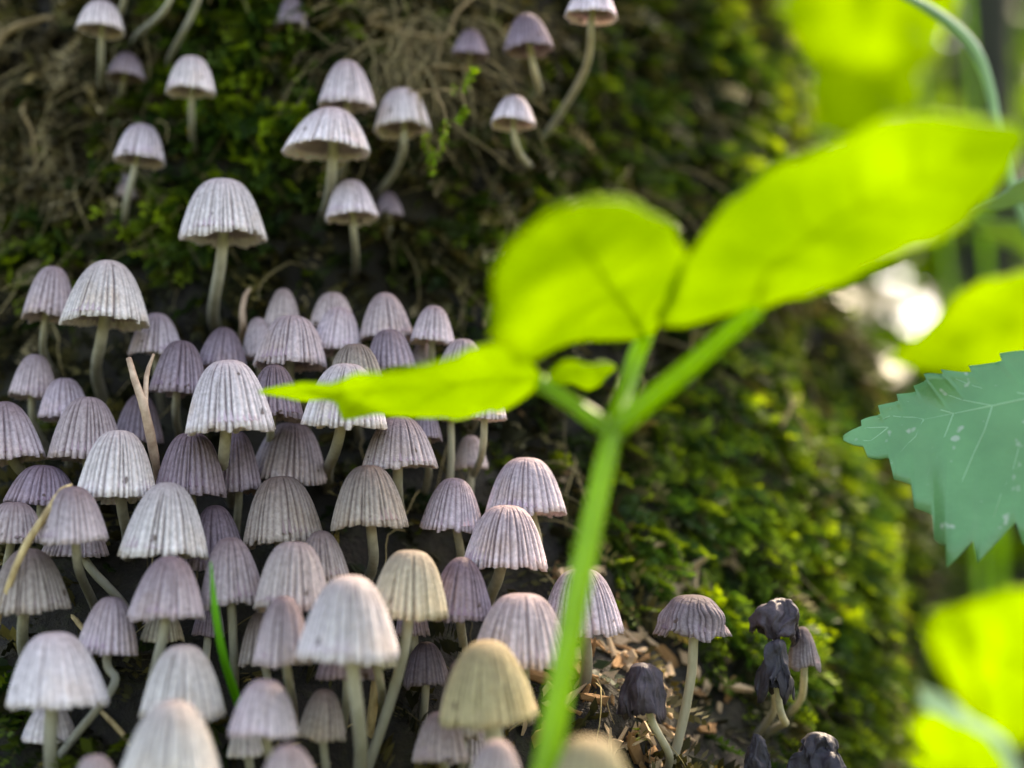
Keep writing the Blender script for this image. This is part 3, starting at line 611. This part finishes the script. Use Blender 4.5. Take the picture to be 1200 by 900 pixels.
# ------------------------------------------------------------------ rotten wood chips of the trunk (parts of it)
def chip_mesh(seed, mat):
    r = np.random.default_rng(seed); n = 7
    a = np.sort(r.uniform(0, 2 * np.pi, n)); ra = r.uniform(.6, 1.0, n)
    top = np.stack([np.cos(a) * ra * 1.0, np.sin(a) * ra * .36, .10 + r.normal(0, .08, n)], -1)
    bot = top * [1.04, 1.08, 0] + [0, 0, -.12]
    V = np.vstack([top, bot, [[0, 0, .2]]])
    F = [(j, (j + 1) % n, 2 * n) for j in range(n)] + [((j + 1) % n, j, n + j, n + (j + 1) % n) for j in range(n)] + [tuple(range(2 * n - 1, n - 1, -1))]
    return mesh('wood_chip', V, F, mat, smooth=False)
chips = [chip_mesh(k, M_CHIP if k % 2 else M_CHIP2) for k in range(9)]
r4 = np.random.default_rng(5); nchip = 0
while nchip < 295:
    if nchip < 225: px, py = r4.normal(745, 60), r4.normal(775, 78)
    else: px, py = r4.uniform(560, 900), r4.uniform(380, 700)
    if py < 380 or py > 960 or px < 560: continue
    p, n, d = hit(px, py)
    if p is None: continue
    o = obj('wood_chip', chips[r4.integers(0, 9)], trunk)
    L = r4.uniform(.0011, .0034) * (1 if nchip < 225 else .6)
    if nchip < 20: L *= 1.6
    zax = (n + Vector(r4.normal(0, .5, 3))).normalized(); xax = zax.cross(Vector(r4.normal(0, 1, 3))).normalized(); yax = zax.cross(xax)
    o.matrix_local = Matrix.Translation(p + n * (.0004 + L * .25 * r4.uniform(0, 1)) - Vector(TOFF)) @ Matrix((xax, yax, zax)).transposed().to_4x4() @ Matrix.Diagonal((L, L, L * .55, 1))
    nchip += 1

# ------------------------------------------------------------------ twigs, straw, grass, rootlets
def strand_thing(name, label, cat, mat, paths, group=None, part='stalk'):
    b = Vector(paths[0][0][0]); root = empty(name, b); tag(root, label, cat, group)
    for pts, radii in paths:
        v, f = tube(catmull(pts, max(8, 6 * len(pts))), radii, 8, .06)
        obj(part, mesh(part, v - np.array(b), f, mat), root)
    return root
def on_trunk(px, py, lift=0.0):
    p, n, d = hit(px, py); return p + n * lift - n * .0015 * (lift == 0)
tw = [P(184, 556, .200), P(180, 530, .198), P(170, 482, .1965), P(158, 445, .1975), P(151, 420, .199)]
strand_thing('dry_twig', 'pale dry forked twig standing among the mushrooms', 'twig', M_TWIG,
    [([on_trunk(196, 640)] + tw, [.0004, .0005, .0007, .00065, .0005, .0004]), ([tw[2] + Vector((0, 0, .0005)), P(172, 440, .1990), P(180, 415, .2005)], [.0004, .00035, .0002])], part='branch')
strand_thing('dry_straw', 'yellowish dry straw leaning over the grey brown caps', 'straw', M_STRAW,
    [([on_trunk(-22, 800), P(-4, 735, .183), P(8, 692, .182), P(30, 640, .182), P(55, 602, .183), P(72, 577, .185), P(84, 568, .187)], [.0003, .0003, .0004, .0005, .00055, .00055, .0002])])
gb = [on_trunk(288, 850), P(276, 815, .181), P(262, 770, .178), P(252, 715, .1765), P(247, 658, .177)]
v, f = tube(catmull(gb, 26), [.0008, .0008, .0007, .0006, .0001], 8, 0, .35)
groot = tag(empty('wild_grass', gb[0]), 'single thin bright green grass blade among the mushrooms', 'grass blade')
obj('blade', mesh('blade', v - np.array(gb[0]), f, M_GRASS), groot)
strand_thing('curled_petiole', 'thin pink curled petiole behind the narrow pinkish cap', 'petiole', M_TWIG,
    [([on_trunk(286, 402), P(285, 385, .224), P(284, 365, .223), P(287, 348, .224), P(293, 338, .225)], [.0006, .0006, .0005, .0004, .0002])])
strand_thing('dry_stalk', 'short brown dry stalk between pale stems', 'stalk', M_STRAW, [([on_trunk(438, 868), P(437, 830, .189), P(441, 795, .189), P(444, 760, .190)], [.0006, .0007, .0007, .0005])])
strand_thing('dry_needle', 'thin brown needle lying in the dark by the bent stem', 'needle', M_STRAW, [([on_trunk(70, 705), P(90, 728, .200), on_trunk(112, 752)], [.0003, .0004, .0003])])
strand_thing('dry_needle', 'thin brown needle near the foot of cream cap', 'needle', M_STRAW, [([on_trunk(95, 808), P(125, 840, .186), P(150, 870, .184), on_trunk(165, 905)], [.0003, .0004, .0003])])
def rootlet(label, pxs, r0, d_off=.004, side=()):
    base = on_trunk(*pxs[0]); pts = [base] + [on_trunk(x, y, d_off) for x, y in pxs[1:]]
    paths = [(pts, [r0 * .6, r0 * .6, r0 * .3])]
    for s_ in side: paths.append(([on_trunk(x, y, d_off) for x, y in s_], [r0 * .45, r0 * .4, r0 * .2]))
    return strand_thing('rootlet', label, 'rootlet', M_ROOT, paths, 'tan rootlets on the trunk', part='strand')
rootlet('tan branching rootlet above the lopsided cap', [(400, 60), (420, 35), (455, 30), (500, 60), (540, 30), (590, 5)], .0008, .007, [[(455, 30), (470, 60), (478, 110)], [(500, 60), (495, 100), (505, 140)]])
rootlet('pale bent rootlet beside the bright moss sprig', [(470, 95), (490, 98), (515, 108), (535, 104), (548, 96)], .0005, .009)
rootlet('thick tan rootlet near the highest pale cap', [(12, 150), (8, 120), (30, 60), (55, 42), (85, 36)], .0011, .006, [[(30, 60), (18, 20), (10, -8)]])
rootlet('thin tan rootlet drooping through withered moss', [(50, 95), (52, 130), (62, 170), (60, 230)], .0006, .006)
rootlet('tan root fragment above the bright green moss', [(850, 440), (880, 432), (895, 455), (905, 490), (925, 480)], .0009, .005, [[(905, 490), (890, 505)]])
rootlet('rusty root fragment beside green plant stalks', [(700, 490), (706, 470), (708, 450)], .0009, .004)
rootlet('fallen tan splinter under fresh moss', [(742, 668), (752, 655), (768, 642)], .0008, .004)
ob = on_trunk(228, 179, .005); bv, bf = tube([on_trunk(229, 184), ob + Vector((-.0005, 0, .0009)), ob, ob + Vector((.0002, -.0004, -.0008))], [.0002, .0003, .0006, .0001], 8)
asc = tag(empty('bud_scale', ob), 'tiny orange bud scale stuck at a stem base', 'bud scale'); obj('scale', mesh('scale', bv - np.array(ob), bf, M_AMBER), asc)
# bright moss sprig hanging free
sp = tag(empty('moss_sprig', on_trunk(470, 110)), 'bright green leafy moss sprig dangling below tan rootlets', 'moss sprig')
spb = np.array(sp.location)
for pts in ([(478, 108, .232), (510, 106, .229), (540, 104, .227), (551, 92, .227), (556, 84, .2275)], [(540, 104, .227), (545, 128, .226), (538, 140, .226)], [(490, 110, .231), (496, 150, .229), (503, 178, .228), (506, 200, .228)], [(510, 106, .229), (522, 135, .2275), (518, 165, .2275), (508, 188, .2275)]):
    path = catmull([P(*q) for q in pts], 22); v, f = tube(path, .00016, 5); obj('stalk', mesh('stalk', v - spb, f, M_ROOT), sp)
    V, F, b_ = [], [], 0
    for i in range(8, 22):
        for sg in range(4):
            t_ = path[min(i + 1, 21)] - path[i - 1]; t_ /= np.linalg.norm(t_); sd = np.cross(t_, r4.normal(0, 1, 3)); sd /= np.linalg.norm(sd); l = r4.uniform(.0007, .0013)
            a = path[i]; tip = a + sd * l + t_ * l * .8; w_ = np.cross(sd, t_) * l * .32; m_ = (a + tip) / 2
            V += [a, m_ + w_, tip, m_ - w_]; F.append((b_, b_ + 1, b_ + 2, b_ + 3)); b_ += 4
    o = obj('leaflets', mesh('leaflets', np.array(V) - spb, F, M_MOSS, smooth=False, cols=np.tile(np.array((.20, .34, .012)), (len(V), 1)))); o.parent = sp; o['kind'] = 'stuff'

# ------------------------------------------------------------------ leaves
def loft_leaf(parent, st, mat, ribmat, teeth=0, tooth=.05, nveins=6, name='leaf', cup=.0, rows=56, colsn=13, thick=.00018, tooth_abs=0):
    """st: stations (mid, left edge, right edge) each (px, py, depth) -> a blade with thickness, midrib and veins"""
    b0 = np.array(parent.matrix_basis.translation)
    mid = catmull([P(*s[0]) for s in st], rows); le = catmull([P(*s[1]) for s in st], rows); ri = catmull([P(*s[2]) for s in st], rows)
    if teeth:
        ph = np.linspace(0, teeth, rows) % 1.0
        k = (1 - tooth * (1 - ph))[:, None]
        if tooth_abs: k = 1 - np.minimum(.45, tooth_abs / (np.linalg.norm(ri - mid, axis=1) + 1e-6))[:, None] * (1 - ph)[:, None]
        le = mid + (le - mid) * k; ri = mid + (ri - mid) * np.roll(k, 2, axis=0)
    t = np.linspace(-1, 1, colsn)
    nor = np.cross(np.gradient(mid, axis=0), ri - le); nor /= np.linalg.norm(nor, axis=1, keepdims=True) + 1e-9
    if nor[rows // 2].dot(np.array(CP) - mid[rows // 2]) < 0: nor = -nor
    G = np.zeros((rows, colsn, 3)); wd = np.linalg.norm(ri - le, axis=1)
    s_ = np.linspace(0, 1, rows)
    for j, tj in enumerate(t):
        e = le if tj < 0 else ri; a = abs(tj)
        q = mid * (1 - a) + e * a
        wav = .035 * np.sin(s_ * math.pi * nveins * 1.0 + a * 2.2) * a * wd * (s_ * (1 - s_) * 4) + cup * wd * (a * a)
        G[:, j] = q + nor * wav[:, None]
    A = G.reshape(-1, 3) - b0; B = (G - nor[:, None, :] * thick).reshape(-1, 3) - b0
    F = grid_faces(rows, colsn, False); nA = len(A)
    ed = [(i * colsn) for i in range(rows)]; ed2 = [i * colsn + colsn - 1 for i in range(rows)]
    per = ed + [ (rows - 1) * colsn + j for j in range(1, colsn)] + ed2[-2::-1] + list(range(colsn - 2, 0, -1))
    rimf = np.array([[per[i], per[(i + 1) % len(per)], per[(i + 1) % len(per)] + nA, per[i] + nA] for i in range(len(per))])
    blade = obj(name, mesh(name, np.vstack([A, B]), np.vstack([F, F[:, ::-1] + nA, rimf]), mat), parent)
    wmax = wd.max()
    rib = G[:, colsn // 2] - nor * thick * .5
    v, f = tube(rib[::2] - b0, [wmax * .007, wmax * .005, wmax * .0015], 6); obj('midrib', mesh('midrib', v, f, ribmat), blade)
    for k in range(1, nveins + 1):
        i0 = int(rows * (k - .5) / (nveins + .8)); i1 = min(rows - 1, i0 + int(rows * .16))
        for sg in (0, 1):
            js = range(colsn // 2, -1 + 1, -1) if sg == 0 else range(colsn // 2, colsn - 1)
            js = list(js); pts = [G[int(round(i0 + (i1 - i0) * (m / (len(js) - 1)) ** .9)), j] - nor[i0] * thick * .5 for m, j in enumerate(js)]
            v, f = tube(np.array(pts) - b0, [wmax * .005, wmax * .002], 5); obj('vein', mesh('vein', v, f, ribmat), blade)
    return blade
def stalk(parent, pts, radii, mat=None, name='petiole', n=14, raw=False):
    b0 = np.array(parent.matrix_basis.translation)
    q = pts if raw else [P(*p) if not isinstance(p, Vector) else p for p in pts]
    v, f = tube(catmull(q, 30) - b0, radii, n); return obj(name, mesh(name, v, f, mat or M_STALK), parent)

# the green plant in front of the trunk
foot = P(622, 1000, .138); foot = Vector((foot.x - .004, foot.y, 0.0))
plant = tag(empty('green_plant', foot), 'bright green leafy plant with forked stem in front of trunk', 'plant')
stalk(plant, [foot - Vector((0, 0, .004)), (612, 1060, .139), (640, 900, .140), (676, 700, .143), (703, 570, .146), (719, 500, .148)], [.0016, .0015, .00135, .00125, .0011, .00105], name='stem')
stalk(plant, [(718, 506, .148), (690, 487, .149), (660, 466, .150), (632, 448, .151)], [.0011, .0009, .0009])
stalk(plant, [(718, 506, .148), (760, 470, .147), (820, 420, .145), (888, 360, .143)], [.0012, .0011, .0010, .0009])
stalk(plant, [(718, 506, .148), (733, 460, .153), (745, 420, .155), (757, 392, .155)], [.0012, .0010, .0009])
loft_leaf(plant, [((640, 446, .151), (638, 443, .152), (638, 450, .150)), ((585, 447, .153), (600, 407, .145), (588, 486, .161)), ((520, 452, .156), (540, 410, .147), (545, 490, .165)), ((440, 458, .160), (455, 432, .152), (468, 486, .168)), ((408, 460, .163), (408, 444, .158), (404, 497, .171)), ((390, 460, .1645), (390, 447, .160), (391, 470, .169)), ((350, 459, .168), (350, 449, .165), (352, 470, .170)), ((303, 459, .171), (303, 458, .171), (303, 461, .171))], M_LEAF, M_LEAF_EDGE, 7, .12, 5)
loft_leaf(plant, [((757, 396, .155), (752, 398, .155), (764, 396, .155)), ((735, 362, .149), (672, 404, .150), (790, 352, .150)), ((710, 330, .142), (606, 424, .146), (806, 310, .142)), ((692, 302, .135), (574, 398, .141), (796, 270, .135)), ((674, 278, .129), (572, 345, .134), (768, 246, .130)), ((657, 256, .125), (596, 290, .128), (712, 234, .126)), ((648, 246, .123), (642, 249, .123), (656, 242, .123))], M_LEAF, M_LEAF_EDGE, 8, .06, 6)
loft_leaf(plant, [((886, 362, .143), (880, 360, .143), (892, 364, .143)), ((898, 322, .139), (772, 385, .146), (915, 356, .143)), ((945, 285, .135), (800, 300, .140), (985, 332, .139)), ((1005, 245, .131), (890, 208, .132), (1070, 298, .135)), ((1070, 212, .128), (985, 158, .127), (1130, 262, .132)), ((1130, 185, .126), (1075, 133, .124), (1175, 215, .129)), ((1200, 150, .124), (1190, 145, .124), (1205, 160, .124))], M_LEAF, M_LEAF_EDGE, 9, .06, 6)
loft_leaf(plant, [((636, 446, .152), (636, 444, .152), (636, 448, .152)), ((668, 436, .156), (664, 426, .149), (668, 454, .162)), ((700, 433, .158), (700, 423, .151), (700, 451, .164)), ((722, 430, .160), (722, 429, .160), (722, 432, .160))], M_LEAF, M_LEAF_EDGE, 4, .1, 3, rows=30)

# the bluish toothed leaf beside the trunk
bfoot = Vector((P(1290, 900, .19).x, P(1290, 900, .19).y, 0))
bram = tag(empty('toothed_leaf_plant', bfoot), 'bluish green toothed leaf hanging beside the trunk', 'plant')
stalk(bram, [bfoot - Vector((0, 0, .004)), (1310, 800, .185), (1330, 600, .180), (1345, 455, .178), (1335, 420, .178)], [.0016, .0014, .0011, .0009], M_PALE, 'stem')
loft_leaf(bram, [((1338, 425, .178), (1335, 420, .178), (1340, 430, .178)), ((1290, 440, .181), (1270, 392, .186), (1345, 560, .176)), ((1230, 460, .184), (1195, 412, .190), (1275, 640, .178)), ((1170, 474, .187), (1130, 432, .192), (1200, 642, .180)), ((1120, 484, .190), (1090, 446, .194), (1122, 676, .180)), ((1080, 492, .192), (1062, 460, .196), (1088, 618, .186)), ((1035, 502, .195), (1025, 482, .197), (1046, 560, .192)), ((988, 513, .197), (987, 511, .197), (988, 516, .197))], M_SERR, M_SERR_RIB, 12, 0, 7, rows=144, tooth_abs=.0034, cup=.06)

# leaves of the plants behind, beside the trunk
def woodland_plant(label, root_px, d, leaves, mat, ribm, stem_r=.002):
    f0 = P(root_px, 800, d); f0 = Vector((f0.x, f0.y, 0)); root = tag(empty('woodland_plant', f0), label, 'plant', 'leafy plants beside the trunk')
    for (st, m) in leaves:
        mid0 = P(*st[0][0])
        stalk(root, [f0 - Vector((0, 0, .01)), f0 * .6 + mid0 * .4 + Vector((.012, .012, 0)), mid0], [stem_r, stem_r * .8, stem_r * .5], M_STALK, 'stem', raw=True)
        loft_leaf(root, st, m or mat, ribm, 9, .06, 5, rows=36, colsn=9)
    return root
def ovate(bx, by, bd, tx, ty, td, w, tilt=0.0):
    """stations of an ovate leaf from base to tip, pixel width w, tilt = depth difference across the width"""
    L = math.hypot(tx - bx, ty - by); nx, ny = -(ty - by) / L, (tx - bx) / L; out = []
    for s, k in ((0, .02), (.14, .62), (.32, .98), (.52, .92), (.74, .58), (.9, .24), (1, .01)):
        x, y, d = bx + (tx - bx) * s, by + (ty - by) * s, bd + (td - bd) * s
        out.append(((x, y, d), (x - nx * w / 2 * k, y - ny * w / 2 * k, d - tilt * k), (x + nx * w / 2 * k, y + ny * w / 2 * k, d + tilt * k)))
    return out
woodland_plant('tall plant with sunlit yellow green leaves behind the trunk edge', 1150, .52,
    [(ovate(1130, -50, .55, 870, 50, .50, 210, -.03), None), (ovate(1075, 70, .70, 925, 150, .66, 120, -.03), None)], M_BGLEAF, M_LEAF_EDGE)
woodland_plant('plant with one broad sunlit leaf above the toothed leaf', 1260, .42,
    [(ovate(1300, 350, .40, 1040, 425, .37, 130, -.016), None)], M_BGLEAF, M_LEAF_EDGE)
woodland_plant('low plant with round sunlit leaf below the toothed leaf', 1240, .46,
    [(ovate(1290, 820, .50, 1075, 725, .48, 190, -.02), None), (ovate(1200, 935, .42, 1070, 800, .40, 60, .012), M_PALE)], M_BGLEAF, M_LEAF_EDGE)
woodland_plant('low yellow green plant at the foot of the trunk', 1130, .40,
    [(ovate(1190, 930, .40, 965, 850, .37, 120, -.015), None)], M_BGLEAF, M_LEAF_EDGE)
woodland_plant('plant with pale glossy narrow leaves beside the trunk', 1330, .26,
    [(ovate(1300, 205, .25, 1135, 246, .235, 34, -.012), None), (ovate(1310, 330, .34, 1120, 250, .33, 44, -.02), None)], M_PALE, M_SERR_RIB)
gf = Vector((P(1330, 500, .27).x, P(1330, 500, .27).y, 0))
ar = tag(empty('grass_stalk', gf), 'arching pale green grass stalk beside the trunk', 'grass stalk')
stalk(ar, [gf - Vector((0, 0, .004)), (1290, 500, .27), (1200, 260, .262), (1172, 165, .258), (1160, 105, .256), (1140, 55, .254), (1100, 18, .252), (1050, -8, .25), (990, -16, .248)], [.0010, .0010, .0009, .0008, .0009, .0011, .0010, .0006, .0001], M_PALE, 'blade', 10)

# ------------------------------------------------------------------ undergrowth and wood behind (one leafy mass)
def leaf_mass(name, n, rmin, rmax, hmax, size, dark, bright, label, seed, az0=-1.2, az1=1.2):
    r = np.random.default_rng(seed)
    az = r.uniform(az0, az1, n); rr = np.sqrt(r.uniform(rmin ** 2, rmax ** 2, n)); h = rr * hmax * r.uniform(0, 1, n) ** 1.1
    c = np.stack([np.sin(az) * rr, np.cos(az) * rr + .1, h + .02], -1)
    v = c - np.array(CP); dep = v @ np.array(FWD); px = 600 + v @ np.array(RGT) / dep * FPX; py = 450 - v @ np.array(UPC) / dep * FPX
    keep = np.ones(n, bool)
    for gx, gy, gr in ((1083, 378, 15), (1046, 320, 8)):      # gaps in the leaves where the sky shows
        keep &= np.hypot(px - gx, py - gy) > gr + size * .2 / dep * FPX
    clump = np.array([noise.noise(Vector(q) * (2.2 / max(.6, rmax * .25))) for q in c]); keep &= clump > -.5
    c, clump = c[keep], clump[keep]; n = len(c)
    d = r.normal(0, 1, (n, 3)) * [1, 1, .45]; d /= np.linalg.norm(d, axis=1, keepdims=True)
    nn = r.normal(0, .5, (n, 3)) + [0, 0, 1]; s = np.cross(d, nn); s /= np.linalg.norm(s, axis=1, keepdims=True); up = np.cross(s, d)
    L = (size * r.uniform(.6, 1.3, n))[:, None]
    pts = [c - d * L * .5, c - d * L * .15 + s * L * .30 + up * L * .05, c + d * L * .2 + s * L * .24 + up * L * .04, c + d * L * .55 - up * L * .08, c + d * L * .2 - s * L * .24 + up * L * .04, c - d * L * .15 - s * L * .30 + up * L * .05]
    V = np.stack(pts, 1).reshape(-1, 3); b = np.arange(n)[:, None] * 6
    F = np.concatenate([b + [0, 1, 2, 3], b + [0, 3, 4, 5]])
    k = np.clip(r.uniform(0, 1, n) ** 1.6 + clump * .5, 0, 1)[:, None]
    C = np.repeat(np.array(dark) * (1 - k) + np.array(bright) * k, 6, axis=0)
    return tag(obj(name, mesh(name, V, F, M_WOODS, smooth=False, cols=C)), label, 'foliage', kind='stuff')
M_TREE = plain_material('sapling_bark', (.010, .014, .006), (.035, .036, .016), 45, .9, .8, .004)
sb = P(1172, 500, .95); sb = Vector((sb.x, sb.y, 0)); sap = tag(empty('sapling', sb), 'blurred dark sapling trunk standing behind the leafy plants', 'tree')
for nm, pts, rd in (('trunk', [(0, 0, -.03), (.004, 0, .12), (-.003, .004, .3), (.008, .01, .7), (.0, .02, 1.6)], [.026, .022, .020, .018, .010]), ('limb', [(.004, .006, .55), (.05, .03, .75), (.10, .06, 1.1)], [.008, .006, .003]), ('limb', [(.006, .01, .62), (-.06, .05, .85), (-.10, .09, 1.2)], [.008, .006, .003])):
    v, f = tube(catmull(pts, 30), rd, 14, .06); obj(nm, mesh(nm, v, f, M_TREE), sap)
leaf_mass('undergrowth', 12000, .75, 2.6, .42, .065, (.010, .035, .006), (.08, .15, .010), 'blurred green undergrowth leaves behind the trunk', 3)
leaf_mass('distant_woodland', 26000, 3.5, 9.0, .50, .2, (.010, .035, .008), (.07, .135, .010), 'blurred mass of woodland foliage far behind the trunk', 4, -1.0, 1.0)
